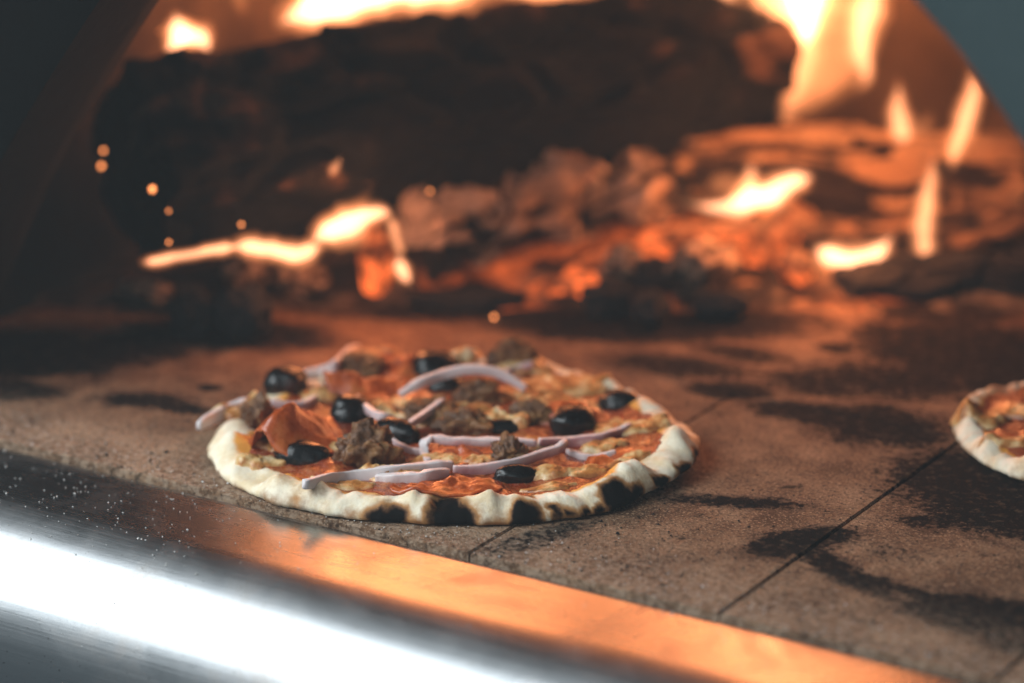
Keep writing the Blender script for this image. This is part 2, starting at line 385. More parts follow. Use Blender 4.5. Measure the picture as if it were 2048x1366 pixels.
# front face around the arch
outer = []
for (a, z) in arch:
    t = math.atan2(z + 0.02, a); k = min(0.85/abs(math.cos(t)) if abs(math.cos(t)) > 1e-6 else 9, 0.75/max(math.sin(t), 1e-6))
    outer.append((k*math.cos(t), k*math.sin(t) - 0.02))
vs = [Vector((a, -0.001, z)) for a, z in arch]
vs += [Vector((lerp(a, b, 0.03), -0.006, lerp(z, y, 0.03))) for (a, z), (b, y) in zip(arch, outer)]
vs += [Vector((b, -0.006, y)) for b, y in outer]
link_mesh('mouth_plate', vs, grid_faces(3, len(arch), False), M['plate'], oven)
arch_strip('mouth_reveal', M['soot'], [(-0.121, 1, 1), (-0.10, 0.998, 0.998), (-0.07, 1, 1), (-0.05, 1.01, 1.01), (-0.045, 1.03, 1.03)])
VPROF = [(0.475, -0.02), (0.475, 0.0), (0.478, 0.10), (0.475, 0.20), (0.445, 0.28), (0.37, 0.36), (0.25, 0.41), (0.12, 0.43), (0.0, 0.435)]
vh = [tuple(p) for p in catmull(VPROF, 50)]
varch = [(-a, z) for a, z in vh] + [(a, z) for a, z in vh[::-1][1:]]
vs = [Vector((a*1.03, 0.075, z*1.03)) for a, z in arch]
rings = [(y, 1.0, 1.0) for y in np.linspace(-0.044, 0.40, 11)]
rings += [(0.40 + 0.22*math.sin(t), max(math.cos(t), 0.001), max(math.cos(t)**0.7, 0.001)) for t in np.linspace(0.15, math.pi/2, 10)]
for (y, sx, sz) in rings:
    for (a, z) in varch:
        p = Vector((a*sx, y + 0.12, max(z*sz, -0.02)))
        vs.append(p + Vector((fbm(p, 7), fbm(p+Vector((5, 0, 0)), 7), fbm(p+Vector((0, 9, 0)), 7)))*0.006)
link_mesh('vault', vs, grid_faces(len(rings)+1, len(arch), False), M['vault'], oven)
# steel lip: flat ledge, then a wide rolled nose
YS, ZS = -0.1515, -0.003
sec = [(YS, -0.03), (YS, ZS-0.0008), (YS-0.0008, ZS)]
sec += [(y, ZS) for y in np.linspace(YS-0.004, -0.205, 6)]
RN = 0.062
for t in np.linspace(0, R(165), 44):
    e = (t/R(165))
    sec.append((-0.205 - RN*math.sin(t), ZS - RN*(1-math.cos(t))))
xs = np.linspace(-0.62, 0.85, 60)
vs = [Vector((x, y, z)) - OFF for x in xs for (y, z) in sec]
link_mesh('front_lip', vs, grid_faces(len(xs), len(sec), False), M['steel'], oven)

# floor: tiles in a dark joint bed
fl = link_mesh('oven_floor', [(-0.6, -0.1505, -0.006), (0.85, -0.1505, -0.006), (0.85, 0.75, -0.006), (-0.6, 0.75, -0.006)], [(0, 1, 2, 3)], M['grout'], smooth=False)
tag(fl, 'sooty fire brick floor of the oven under the pizzas', 'oven floor', kind='structure')
TW, TL = 0.1455, 0.2925
def tile_mesh(tw, tl):
    bm = bmesh.new(); bmesh.ops.create_cube(bm, size=1)
    g = 0.0012
    bmesh.ops.scale(bm, vec=(tw-g, tl-g, 0.02), verts=bm.verts)
    bmesh.ops.bevel(bm, geom=[e for e in bm.edges if all(v.co.z > 0 for v in e.verts)], offset=0.0007, segments=2, affect='EDGES')
    me = bpy.data.meshes.new('floor_tile'); bm.to_mesh(me); bm.free(); me.materials.append(M['stone']); return me
ROWS = [[-0.62, -0.335, 0.106, 0.2515, 0.397, 0.5425, 0.70], [-0.62, -0.20, 0.33, 0.70], [-0.62, -0.25, 0.05, 0.35, 0.70]]
for row, xs_ in enumerate(ROWS):
    for x0, x1 in zip(xs_, xs_[1:]):
        o = bpy.data.objects.new('floor_tile', tile_mesh(x1-x0, TL)); COL.objects.link(o); o.parent = fl
        o.location = ((x0+x1)/2, -0.149 + TL*(row+0.5), -0.010 + random.uniform(-0.0004, 0.0002))
        o.rotation_euler = (0, 0, random.uniform(-0.001, 0.001))

# ------------------------------------------------------------------ logs
def log(name, a, b, ra, rb, mat, label, seed, cells=26.0, depth=0.012, squash=1.0, facets=0, bend=0.0, ember_dir=None, ember_amt=1.0, rough=0.010, n=150, m=110, stretch=0.5, flake=False, fs=1.0):
    a, b = Vector(a), Vector(b); ax = (b-a); L = ax.length; ax.normalize()
    side = ax.cross(Vector((0, 0, 1))).normalized(); upv = side.cross(ax).normalized()
    sd = Vector((seed*7.13, seed*3.7, seed*1.9))
    vs, hh, ee = [], [], []
    caps = 12
    ringspec = [(0.0, k/caps) for k in range(caps)] + [(i/(n-1), 1.0) for i in range(n)] + [(1.0, 1-k/caps) for k in range(1, caps+1)]
    for (t, rr) in ringspec:
        c = a + ax*(L*t) + upv*(bend*math.sin(math.pi*t))
        r0 = lerp(ra, rb, t)
        for j in range(m):
            th = 2*math.pi*j/m
            r = r0
            if facets:
                r *= 1 - 0.16*abs(math.sin(facets*0.5*(th + seed)))
            d = side*math.cos(th) + upv*(math.sin(th)*squash)
            q = Vector((t*L*stretch, math.cos(th)*r0, math.sin(th)*r0))
            qs = q + sd
            wv = qs + noise.noise_vector(qs*30)*0.010
            vd = noise.voronoi(wv*cells)[0]
            edge = vd[1]-vd[0]
            crack = 1 - min(1, edge/0.24)
            f = fbm(qs, 16, 5); f2 = fbm(qs+Vector((3, 3, 3)), 60, 4)
            disp = f*rough*1.4 + f2*rough*0.35 - depth*crack**1.5 + depth*0.35*noise.cell(wv*cells) + rough*0.8*abs(noise.noise(qs*38))
            if flake:
                w2 = (qs + noise.noise_vector(qs*24)*0.014)*fs
                f = noise.noise(w2*34) + 0.5*noise.noise(w2*70)
                st = math.floor(f*3.0+0.5)/3.0
                crack = max(0.0, 1 - abs(noise.noise(w2*32 + Vector((4, 4, 4))))/0.075)
                disp = rough*(0.40*f + 0.50*st) + f2*rough*0.7 - depth*crack
                f *= 1.1
            capsh = 1.0 if rr == 1.0 else rr
            end = 0.0
            if rr < 1:
                rad = fbm(Vector((d.x*capsh*r0, d.y*capsh*r0, d.z*capsh*r0)) + sd, 45, 4)
                end = (0.010*rad + 0.006*(1-rr**4))*( -1 if t == 0 else 1)
            pos = c + d*((r+disp)*capsh) + ax*end
            vs.append(pos)
            h = 0.5 + f*0.45 + f2*0.25 - crack*(0.7 if flake else 1.1) + 0.25*d.z
            hh.append(max(0, min(1.2, h)))
            e = 0.0
            if ember_dir is not None:
                e = max(0.0, d.dot(Vector(ember_dir)) - 0.72)/0.28*ember_amt*(0.4+0.6*crack)
                e *= max(0.0, min(1.0, 0.5 + 1.6*fbm(qs+Vector((9, 1, 4)), 20, 3)))
            ee.append(e)
    fs = grid_faces(len(ringspec), m, True)
    o = link_mesh(name, vs, fs, M[mat], cols={'h': hh, 'e': ee})
    o.data.materials[0] = M[mat]
    c0 = (a+b)/2
    o.data.transform(Matrix.Translation(-c0)); o.location = c0
    return tag(o, label, 'log', 'burning logs')
dn = (-HEAD*0.75 - Vector((0, 0, 0.8))).normalized()
log('firewood_log', V(266, 340, .215), V(1485, 108, .43), .066, .064, 'log_black', 'large black charred log lying across the top of the fire', 1, cells=20, depth=0.008, facets=5, rough=0.009)
log('firewood_log', V(835, 490, .255), V(1375, 345, .375), .031, .033, 'log_ash', 'cracked grey ashy log under the big black log, glowing underneath', 2, depth=0.007, rough=0.013, ember_dir=dn, ember_amt=0.8, stretch=0.55, n=260, m=190, flake=True, fs=1.1)
log('firewood_log', V(1350, 335, .385), V(2110, 400, .365), .034, .040, 'log_pale', 'pale brown burnt log at the right back of the fire', 3, depth=0.005, rough=0.008, stretch=0.26, n=260, m=190, flake=True, fs=1.9)
log('firewood_log', V(1640, 490, .315), V(2130, 470, .32), .019, .023, 'log_brown', 'darker burnt log lying in front of the pale brown log', 4, depth=0.005, rough=0.009, stretch=0.26, n=220, m=160, flake=True, fs=1.9)
log('firewood_log', V(1690, 578, .265), V(2150, 550, .265), .016, .020, 'coal', 'low black charred stick at the right foot of the fire', 5, cells=60, depth=0.006, rough=0.010, stretch=0.4)

# ------------------------------------------------------------------ coals, ash bed
def lump(name, c, r, mat, label, seed, cat='coal', group='charcoal lumps', glow=0.0, sub=4, jag=0.34, rot=None):
    bm = bmesh.new(); bmesh.ops.create_icosphere(bm, subdivisions=sub, radius=1)
    rx, ry, rz = r; sd = Vector((seed*5.1, seed*2.3, seed*8.7))
    vs, hh, ee = [], [], []
    for v in bm.verts:
        d = v.co.normalized()
        vd = noise.voronoi(d*1.7 + sd)[0]
        k = 1 + jag*(vd[0]-0.45)*1.6 + 0.18*fbm(d*1.6+sd, 1, 4) + 0.06*fbm(d*6+sd, 1, 3)
        p = Vector((d.x*rx*k, d.y*ry*k, max(d.z, -0.75)*rz*k))
        vs.append(p); f = fbm(d*3+sd, 1, 4)
        hh.append(max(0, min(1.2, 0.5 + 0.5*f + 0.25*d.z)))
        ee.append(glow*max(0, min(1, 0.5+0.9*fbm(d*2.4+sd, 1, 3)))*(0.45+0.55*max(0, -d.z+0.3)))
    fs = [[v.index for v in f.verts] for f in bm.faces]; bm.free()
    zmin = min(p.z for p in vs)
    o = link_mesh(name, vs, fs, M[mat], cols={'h': hh, 'e': ee})
    o.location = (c.x, c.y, c.z - zmin - 0.001); o.rotation_euler = (0, 0, rot if rot is not None else seed*1.3)
    return tag(o, label, cat, group)
G = P
lump('charcoal_lump', G(385, 668), (.013, .016, .016), 'coal', 'upright black charcoal lump beside the larger lump at left', 1)
lump('charcoal_lump', G(487, 676), (.020, .016, .018), 'coal', 'largest black charcoal lump, left of and behind the pizza', 2)
lump('charcoal_lump', G(1215, 628), (.016, .013, .011), 'coal', 'black charcoal lump at the left end of the row behind the pizza', 3)
lump('charcoal_lump', G(1300, 640), (.020, .012, .010), 'coal', 'wide black charcoal lump in the middle of the row behind the pizza', 4)
lump('charcoal_lump', G(1440, 632), (.018, .012, .009), 'coal', 'flat black charcoal flake right of the row behind the pizza', 5)
lump('charcoal_lump', G(1400, 590), (.026, .018, .019), 'coal_warm', 'ash dusted brown coal lump behind the black row', 6)
lump('charcoal_lump', G(1310, 590), (.016, .014, .013), 'coal', 'small black coal against the ash dusted lump', 7)
lump('charcoal_lump', G(1245, 585), (.014, .012, .016), 'coal_warm', 'small ash dusted coal beneath the glowing log', 8)
lump('charcoal_lump', G(490, 590), (.020, .015, .017), 'coal_warm', 'pale ash covered coal under the left low flame', 9)
lump('charcoal_lump', G(600, 592), (.018, .014, .012), 'coal_warm', 'ash dusted coal between the left flame and the red ember', 10)
lump('charcoal_lump', G(930, 612), (.036, .014, .006), 'coal', 'flat black char slab in front of the ashy log', 11, rot=YAW)
lump('charcoal_lump', G(300, 615), (.022, .012, .010), 'coal_warm', 'low ash heap lump beside the dark left wall', 12)
lump('glowing_ember', G(755, 592), (.011, .011, .027), 'ash', 'upright red glowing ember below the middle flame', 21, 'ember', 'glowing embers', glow=0.9)
lump('glowing_ember', G(1140, 588), (.026, .014, .007), 'ash', 'bright orange ember at the left end of the glowing strip', 22, 'ember', 'glowing embers', glow=1.5, rot=YAW+.3)
lump('glowing_ember', G(1235, 568), (.028, .014, .012), 'ash', 'bright orange ember in the middle of the glowing strip', 23, 'ember', 'glowing embers', glow=1.5, rot=YAW+.4)
lump('glowing_ember', V(1420, 510, .32), (.044, .016, .012), 'ash', 'long orange ember rising toward the right end of the glowing strip', 24, 'ember', 'glowing embers', glow=1.1, rot=YAW+.4)
lump('glowing_ember', V(1550, 530, .33), (.030, .020, .024), 'ash', 'broad red ember under the bright flame at right', 25, 'ember', 'glowing embers', glow=0.9)
lump('glowing_ember', V(1590, 560, .27), (.016, .010, .010), 'ash', 'small red ember left of the curved low flame', 26, 'ember', 'glowing embers', glow=0.8)
# ash bed: low uneven heap
nx, ny = 150, 60
vs, hh, ee = [], [], []
cA = V(1150, 560, .36)
for i in range(ny):
    for j in range(nx):
        u = (j/(nx-1)-0.5)*0.86; v = (i/(ny-1)-0.5)*0.30
        p = cA + RIGHT*u + HEAD*v
        q = Vector((u, v, 0))
        edge = 1 - max(abs(u)/0.43, abs(v)/0.15)**2
        f = fbm(q+Vector((1, 2, 3)), 22, 5); f2 = fbm(q, 75, 4)
        z = 0.020*edge*(0.55+0.6*f) + 0.008*f2*max(edge, 0) + (v+0.15)*0.045 - 0.004
        vs.append(Vector((p.x, p.y, z if edge > 0.03 else -0.004)))
        hh.append(max(0, min(1.2, 0.5 + 0.5*f + 0.35*f2)))
        ee.append(max(0, fbm(q+Vector((7, 7, 1)), 14, 3)-0.05)*1.1 *0.25 if u > -.05 else 0)
ab = link_mesh('ash_bed', vs, grid_faces(ny, nx, False), M['ash'], cols={'h': hh, 'e': ee})
tag(ab, 'uneven bed of ash and small embers under the burning logs', 'ash', kind='stuff')

# ------------------------------------------------------------------ flames and sparks
def tube(name, cs, v, wk, mat, parent, seed, base, dv=0.0, flat=0.8, cut=0.0):
    m = 18; vs = []
    n0 = len(cs); a, b = int(n0*cut), n0 - int(n0*cut)
    cs = cs[a:b]
    pos = [V(c[0], c[1], v) for i, c in enumerate(cs)]
    L = len(cs)
    for i, c in enumerate(cs):
        tng = (pos[min(i+1, L-1)] - pos[max(i-1, 0)]).normalized()
        s_ = tng.cross(HEAD).normalized(); d = s_.cross(tng).normalized()
        taper = min(1.0, 0.12 + min(i, L-1-i)/(0.22*L)) if cut else 1.0
        r = max(c[2]*wk*taper, 2)*0.5*(v+1.70)/6000
        for j in range(m):
            th = 2*math.pi*j/m
            dd = s_*math.cos(th) + d*math.sin(th)*flat
            k = 1 + 0.28*noise.noise(pos[i]*60 + dd*0.7 + Vector((seed, 0, 0))) + 0.2*noise.noise(pos[i]*150 + dd + Vector((0, seed, 0)))
            vs.append(pos[i] + dd*(r*k) - base)
    fs = grid_faces(L, m, True) + [tuple(range(m))[::-1], tuple(range((L-1)*m, L*m))]
    o = link_mesh(name, vs, fs, M[mat], parent)
    bm = bmesh.new(); bm.from_mesh(o.data); bmesh.ops.recalc_face_normals(bm, faces=bm.faces); bm.to_mesh(o.data); bm.free()
    return o
LAYERS = {'flame_hot': [(1.35, 'flame_soft', 0), (0.98, 'flame_warm', .02), (0.62, 'flame_hot', .05)],
          'flame_mid': [(1.35, 'flame_soft', 0), (0.92, 'flame_warm', .02), (0.55, 'flame_mid', .06)],
          'flame_warm': [(1.25, 'flame_soft', 0), (0.75, 'flame_warm', .08)],
          'flame_soft': [(1.10, 'flame_faint', 0), (0.75, 'flame_soft', .08)]}
def tongue(name, pts, v, mat, parent, seed, base):
    cs = catmull([tuple(p) for p in pts], max(18, 8*len(pts)))
    top = None
    for q, (wk, mt, cut) in enumerate(LAYERS[mat]):
        o = tube(name if q == 0 else 'flame_core', cs, v, wk, mt, parent if q == 0 else top, seed, base, cut=cut)
        if q == 0: top = o
    return top
def flame(label, tongues):
    t0 = tongues[0]; base = V(t0[0][0][0], t0[0][0][1], t0[1])
    e = empty('flame', base)
    for i, t in enumerate(tongues):
        tongue('flame_tongue', t[0], t[1], t[2], e, i*3.1+len(label), base)
    return tag(e, label, 'flame', 'flames')
flame('bright pointed flame on the left end of the large black log', [
    ([(330, 120, 10), (345, 100, 34), (358, 72, 58), (356, 48, 44), (348, 20, 8)], .27, 'flame_hot'),
    ([(345, 92, 20), (372, 72, 54), (400, 78, 48), (412, 94, 26), (410, 108, 6)], .275, 'flame_hot')])
flame('faint small flame between the two bright flames above the black log', [([(486, 44, 6), (484, 22, 30), (480, -10, 38), (478, -90, 40), (484, -220, 44), (490, -360, 50), (492, -500, 36), (488, -600, 4)], .33, 'flame_soft')])
flame('wide sheet of flame along the top of the large black log', [
    ([(552, 56, 14), (590, 30, 70), (650, 8, 100), (720, -14, 110), (800, -30, 110), (880, -36, 100), (960, -40, 90), (1040, -50, 30)], .36, 'flame_hot'),
    ([(600, 10, 40), (640, -80, 110), (660, -220, 130), (650, -380, 150), (660, -540, 110), (640, -660, 8)], .37, 'flame_soft'),
    ([(760, -10, 60), (790, -100, 140), (810, -240, 160), (820, -400, 170), (810, -560, 120), (790, -680, 8)], .38, 'flame_soft'),
    ([(900, -20, 60), (930, -100, 130), (960, -240, 150), (970, -400, 160), (980, -560, 110), (970, -670, 8)], .38, 'flame_soft'),
    ([(1000, -10, 30), (1090, -25, 60), (1180, -40, 60), (1260, -60, 10)], .40, 'flame_mid')])
flame('row of tall flames rising behind the middle of the large black log', [
    ([(1080, 60, 10), (1090, -20, 90), (1100, -150, 150), (1120, -320, 170), (1110, -500, 150), (1100, -660, 8)], .46, 'flame_soft'),
    ([(1230, 70, 10), (1240, -30, 90), (1260, -160, 150), (1280, -330, 180), (1290, -500, 150), (1280, -650, 8)], .47, 'flame_soft'),
    ([(1370, 60, 10), (1380, -40, 80), (1420, -160, 150), (1440, -330, 170), (1450, -500, 150), (1440, -660, 8)], .47, 'flame_soft')])
flame('small dim flame above the black log left of the tall flame', [([(1438, 46, 8), (1448, 20, 40), (1452, -20, 46), (1450, -80, 10)], .40, 'flame_mid')])
flame('tallest bright flame rising from the pale log at right', [
    ([(1545, 300, 6), (1566, 250, 34), (1588, 190, 48), (1602, 120, 70), (1606, 50, 100), (1606, -40, 130), (1600, -180, 150), (1610, -340, 170), (1600, -500, 140), (1590, -650, 8)], .39, 'flame_warm'),
    ([(1606, 110, 10), (1612, 60, 66), (1612, 0, 100), (1604, -80, 90), (1600, -160, 10)], .37, 'flame_hot'),
    ([(1712, 190, 6), (1732, 150, 30), (1722, 90, 56), (1732, 30, 66), (1752, -40, 60), (1770, -120, 10)], .40, 'flame_mid'),
    ([(1500, 240, 20), (1512, 180, 60), (1530, 100, 90), (1545, 20, 110), (1540, -70, 100), (1520, -180, 10)], .41, 'flame_warm'),
    ([(1468, 92, 10), (1510, 86, 26), (1560, 100, 20), (1600, 116, 8)], .40, 'flame_soft'),
    ([(1560, 230, 20), (1590, 200, 90), (1650, 130, 150), (1670, 20, 170), (1670, -90, 90), (1680, -180, 8)], .42, 'flame_soft')])
flame('forked dim flame on the pale log right of the tall flame', [
    ([(1798, 150, 4), (1796, 200, 30), (1800, 250, 46), (1812, 290, 30), (1820, 305, 6)], .36, 'flame_mid'),
    ([(1808, 292, 10), (1830, 278, 40), (1850, 250, 36), (1866, 215, 5)], .365, 'flame_soft')])
flame('slender leaf shaped flame beside the right edge of the mouth', [([(1936, 130, 4), (1946, 170, 34), (1938, 215, 46), (1922, 265, 46), (1908, 310, 34), (1902, 346, 5)], .31, 'flame_mid')])
flame('tall thin flame standing below the leaf shaped flame', [([(1868, 296, 4), (1862, 350, 28), (1853, 410, 42), (1848, 470, 44), (1852, 520, 32), (1862, 552, 5)], .29, 'flame_mid')])
flame('low flame curved like a smile in front of the right logs', [([(1632, 486, 10), (1648, 506, 50), (1690, 524, 58), (1730, 520, 56), (1764, 496, 42), (1792, 458, 4)], .285, 'flame_hot')])
flame('bright spreading flame on the glowing right end of the ashy log', [
    ([(1345, 400, 5), (1400, 412, 20), (1450, 414, 40), (1495, 402, 66), (1540, 388, 64), (1580, 366, 48), (1612, 356, 34), (1630, 356, 6)], .325, 'flame_hot'),
    ([(1500, 322, 4), (1502, 350, 32), (1498, 385, 44), (1490, 405, 14)], .33, 'flame_mid'),
    ([(1400, 385, 10), (1440, 370, 50), (1480, 375, 50), (1510, 390, 10)], .34, 'flame_soft')])
flame('long low flame tailing left under the large black log', [
    ([(280, 527, 14), (310, 522, 26), (390, 507, 24), (450, 496, 30), (480, 494, 10)], .135, 'flame_hot'),
    ([(440, 496, 14), (490, 493, 40), (540, 498, 44), (590, 508, 50), (625, 498, 36), (650, 488, 8)], .165, 'flame_hot')])
flame('round bright flame with a wisp below the middle of the black log', [
    ([(610, 500, 8), (650, 465, 56), (690, 450, 70), (730, 432, 52), (770, 425, 26), (790, 432, 6)], .185, 'flame_hot'),
    ([(640, 455, 20), (690, 425, 40), (725, 400, 26), (750, 370, 4)], .19, 'flame_soft')])
flame('small dripping flame down the side of the red ember', [
    ([(770, 425, 8), (786, 455, 26), (798, 495, 24), (802, 515, 10)], .20, 'flame_mid'),
    ([(795, 505, 8), (802, 535, 34), (812, 555, 28), (822, 570, 5)], .20, 'flame_hot')])
flame('tiny wisp of flame floating before the black log', [([(660, 356, 5), (667, 340, 20), (676, 325, 14), (682, 312, 3)], .15, 'flame_mid')])
SPK = [(305, 378, .12, 'brightest round spark before the left end of the black log'), (338, 484, .12, 'dim spark above the tail of the low flame'),
       (337, 422, .12, 'faint spark below the brightest spark'), (483, 449, .13, 'lone spark above the long low flame'),
       (207, 301, .20, 'upper of the two sparks left of the log end'), (203, 332, .20, 'lower of the two sparks left of the log end'),
       (988, 634, .17, 'spark just above the oven floor behind the pizza'), (860, 382, .20, 'spark at the top of the ashy log'), (412, 497, .12, 'faint spark touching the low flame tail')]
for i, (x, y, v, lb) in enumerate(SPK):
    bm = bmesh.new(); bmesh.ops.create_icosphere(bm, subdivisions=2, radius=0.0017 if i in (0,) else 0.0012)
    for q in bm.verts: q.co *= (1.0, .75, .6, .8, .9, 1.1, .95, .8, .55)[i]; q.co.z *= 1.25
    for q in bm.verts: q.co *= 1 + 0.35*noise.noise(q.co*900 + Vector((i, 0, 0)))
    me = bpy.data.meshes.new('spark'); bm.to_mesh(me); bm.free(); me.materials.append(M['spark'])
    o = bpy.data.objects.new('spark', me); COL.objects.link(o); o.location = V(x, y, v); tag(o, lb, 'spark', 'flying sparks')

# ------------------------------------------------------------------ pizzas
class Pizza:
    def __init__(s, outline, centre, seed, lift=None, zc=1.0, chars=(), browns=()):
        s.c = Vector((centre.x, centre.y, 0)); s.seed = seed; s.lift = lift; s.zc = zc
        ang = np.array([math.atan2(p.y-s.c.y, p.x-s.c.x) for p in outline]); rad = np.array([math.hypot(p.x-s.c.x, p.y-s.c.y) for p in outline])
        o = np.argsort(ang); s.ang, s.rad = ang[o], rad[o]
        g = np.linspace(-math.pi, math.pi, 721)[:-1]
        r = np.interp(g, np.concatenate([s.ang-2*math.pi, s.ang, s.ang+2*math.pi]), np.tile(s.rad, 3))
        k = np.exp(-0.5*(np.arange(-30, 31)/11.0)**2); k /= k.sum()
        r = np.convolve(np.concatenate([r[-30:], r, r[:30]]), k, 'valid')
        s.g, s.r = g, r
        s.chars, s.browns = chars, browns
    def R(s, th):
        th = (th+math.pi) % (2*math.pi) - math.pi
        w_ = 1 + 0.010*noise.noise(Vector((math.cos(th)*4, math.sin(th)*4, s.seed))) + 0.012*noise.noise(Vector((math.cos(th)*11, math.sin(th)*11, s.seed))) + 0.008*noise.noise(Vector((math.cos(th)*30, math.sin(th)*30, s.seed)))
        return float(np.interp(th, s.g, s.r, period=2*math.pi))*w_
    PR = [(0, .0078), (.5, .0078), (.80, .0080), (.845, .0096), (.88, .0112), (.915, .0113), (.945, .0096), (.975, .0068), (.995, .0038), (1.0, .0020), (.985, .0005), (.95, 0)]
    def lf(s, th):
        return s.lift(th) if s.lift else 0.0
    def top(s, x, y):                    # height of the dough top
        dx, dy = x-s.c.x, y-s.c.y; th = math.atan2(dy, dx); rho = math.hypot(dx, dy)/s.R(th)
        pr = s.PR[:8]; z = np.interp(min(rho, .985), [p[0] for p in pr], [p[1] for p in pr])
        return float(s.bumpz(x, y, th, rho, z))
    def bumpz(s, x, y, th, rho, z):
        rim = math.exp(-((rho-.91)/.075)**2)
        a = 1 + 0.50*noise.noise(Vector((math.cos(th)*5.5, math.sin(th)*5.5, s.seed+3)))*rim + 0.24*noise.noise(Vector((math.cos(th)*15, math.sin(th)*15, s.seed+5)))*rim + 0.10*noise.noise(Vector((math.cos(th)*34, math.sin(th)*34, s.seed+5)))*rim
        f = 0.0030*fbm((x, y, s.seed), 45, 4)*(1 if rho < .96 else 0.6)
        bub = (0.0075*max(0, noise.noise(Vector((x*44, y*44, s.seed+8)))-0.02) - 0.004*max(0, noise.noise(Vector((x*55, y*55, s.seed+18)))))*rim
        return z*a*s.zc + (f+bub)*min(1, z/0.006) + s.lf(th)*max(0, min(1, (rho-.45)/.5))
    def build(s, label):
        e = empty('pizza', s.c); s.e = e
        n = 46; m = 420
        ts = np.linspace(0, 1, n); L = np.linspace(0, 1, len(s.PR))
        cum = np.concatenate([[0], np.cumsum([math.hypot((s.PR[i+1][0]-s.PR[i][0])*1.0, (s.PR[i+1][1]-s.PR[i][1])*9) for i in range(len(s.PR)-1)])]); cum /= cum[-1]
        vs, cc = [], []
        for t in ts:
            rho = float(np.interp(t, cum, [p[0] for p in s.PR])); z = float(np.interp(t, cum, [p[1] for p in s.PR]))
            for j in range(m):
                th = 2*math.pi*j/m - math.pi; rr = s.R(th)*rho
                x, y = math.cos(th)*rr, math.sin(th)*rr
                zz = s.bumpz(x+s.c.x, y+s.c.y, th, rho, z)
                p = Vector((x, y, max(zz, 0.0003)))
                wp = p + s.c
                br = 0.42*max(0, 1-z/0.006)*(1 if rho > .9 else 0) if t > .7 else 0.0
                br += sstep(.80, .90, rho)*max(0.0, 0.26+0.42*noise.noise(wp*42)+0.34*noise.noise(wp*110))
                if rho > .84: ch = max(0.0, 2.0*(noise.noise(wp*110+Vector((3, 1, 0)))-0.34))
                ch = 0.0
                wq = wp + noise.noise_vector(wp*130)*0.0030 + noise.noise_vector(wp*330)*0.0012
                for (q, rad, st) in s.chars:
                    d = (wq-q).length/rad
                    if d < 2.0: ch = max(ch, st*(1-sstep(0.2, 2.0, d)))
                for (q, rad, st) in s.browns:
                    d = (wp-q).length/rad
                    if d < 1.6: br = max(br, st*(1-sstep(0.3, 1.5, d)))
                oil = float(1-sstep(.80, .93, rho + 0.06*noise.noise(wp*40)))
                vs.append(p); cc.append((br, ch, oil))
        fs = grid_faces(n, m, True)
        link_mesh('crust', vs, fs, M['dough'], e, cols={'c': cc})
        # sauce
        n2, m2 = 40, 260; vs = []
        for i in range(n2):
            for j in range(m2):
                th = 2*math.pi*j/m2
                lim = .862 + 0.05*noise.noise(Vector((math.cos(th)*4, math.sin(th)*4, s.seed+1))) + 0.03*noise.noise(Vector((math.cos(th)*13, math.sin(th)*13, s.seed)))
                q = i/(n2-1); rr = s.R(th)*lim*q; x, y = math.cos(th)*rr, math.sin(th)*rr
                z = s.top(x+s.c.x, y+s.c.y) + 0.0012*min(1, (1-q)*9) + 0.0010*fbm((x, y, 4.0+s.seed), 90, 4)*min(1, (1-q)*6) - 0.0008*(q > .985)
                vs.append(Vector((x, y, z)))
        link_mesh('sauce', vs, grid_faces(n2, m2, True), M['sauce'], e)
        return tag(e, label, 'pizza', 'pizzas on the oven floor')
    def cheese(s, px, py, rx, ry, rot, seed, hgt=0.004):
        p = P(px, py, 0.016); n3, m3 = 12, 44; vs = []
        cx, cy = p.x, p.y
        for i in range(n3):
            for j in range(m3):
                th = 2*math.pi*j/m3; q = i/(n3-1)
                k = 1 + 0.42*noise.noise(Vector((math.cos(th)*1.6, math.sin(th)*1.6, seed*3.3))) + 0.25*noise.noise(Vector((math.cos(th)*4, math.sin(th)*4, seed*1.3)))
                lx, ly = math.cos(th)*rx*q*k, math.sin(th)*ry*q*k
                x = cx + lx*math.cos(rot)-ly*math.sin(rot); y = cy + lx*math.sin(rot)+ly*math.cos(rot)
                prof = math.sqrt(max(0, 1-q**2.6))
                z = s.top(x, y) + 0.0008 + hgt*prof*(0.8+0.55*fbm((x, y, seed), 85, 4)) - 0.0016*(q > .99)
                vs.append(Vector((x-s.c.x, y-s.c.y, z)))
        return link_mesh('melted_cheese', vs, grid_faces(n3, m3, True), M['cheese'], s.e)

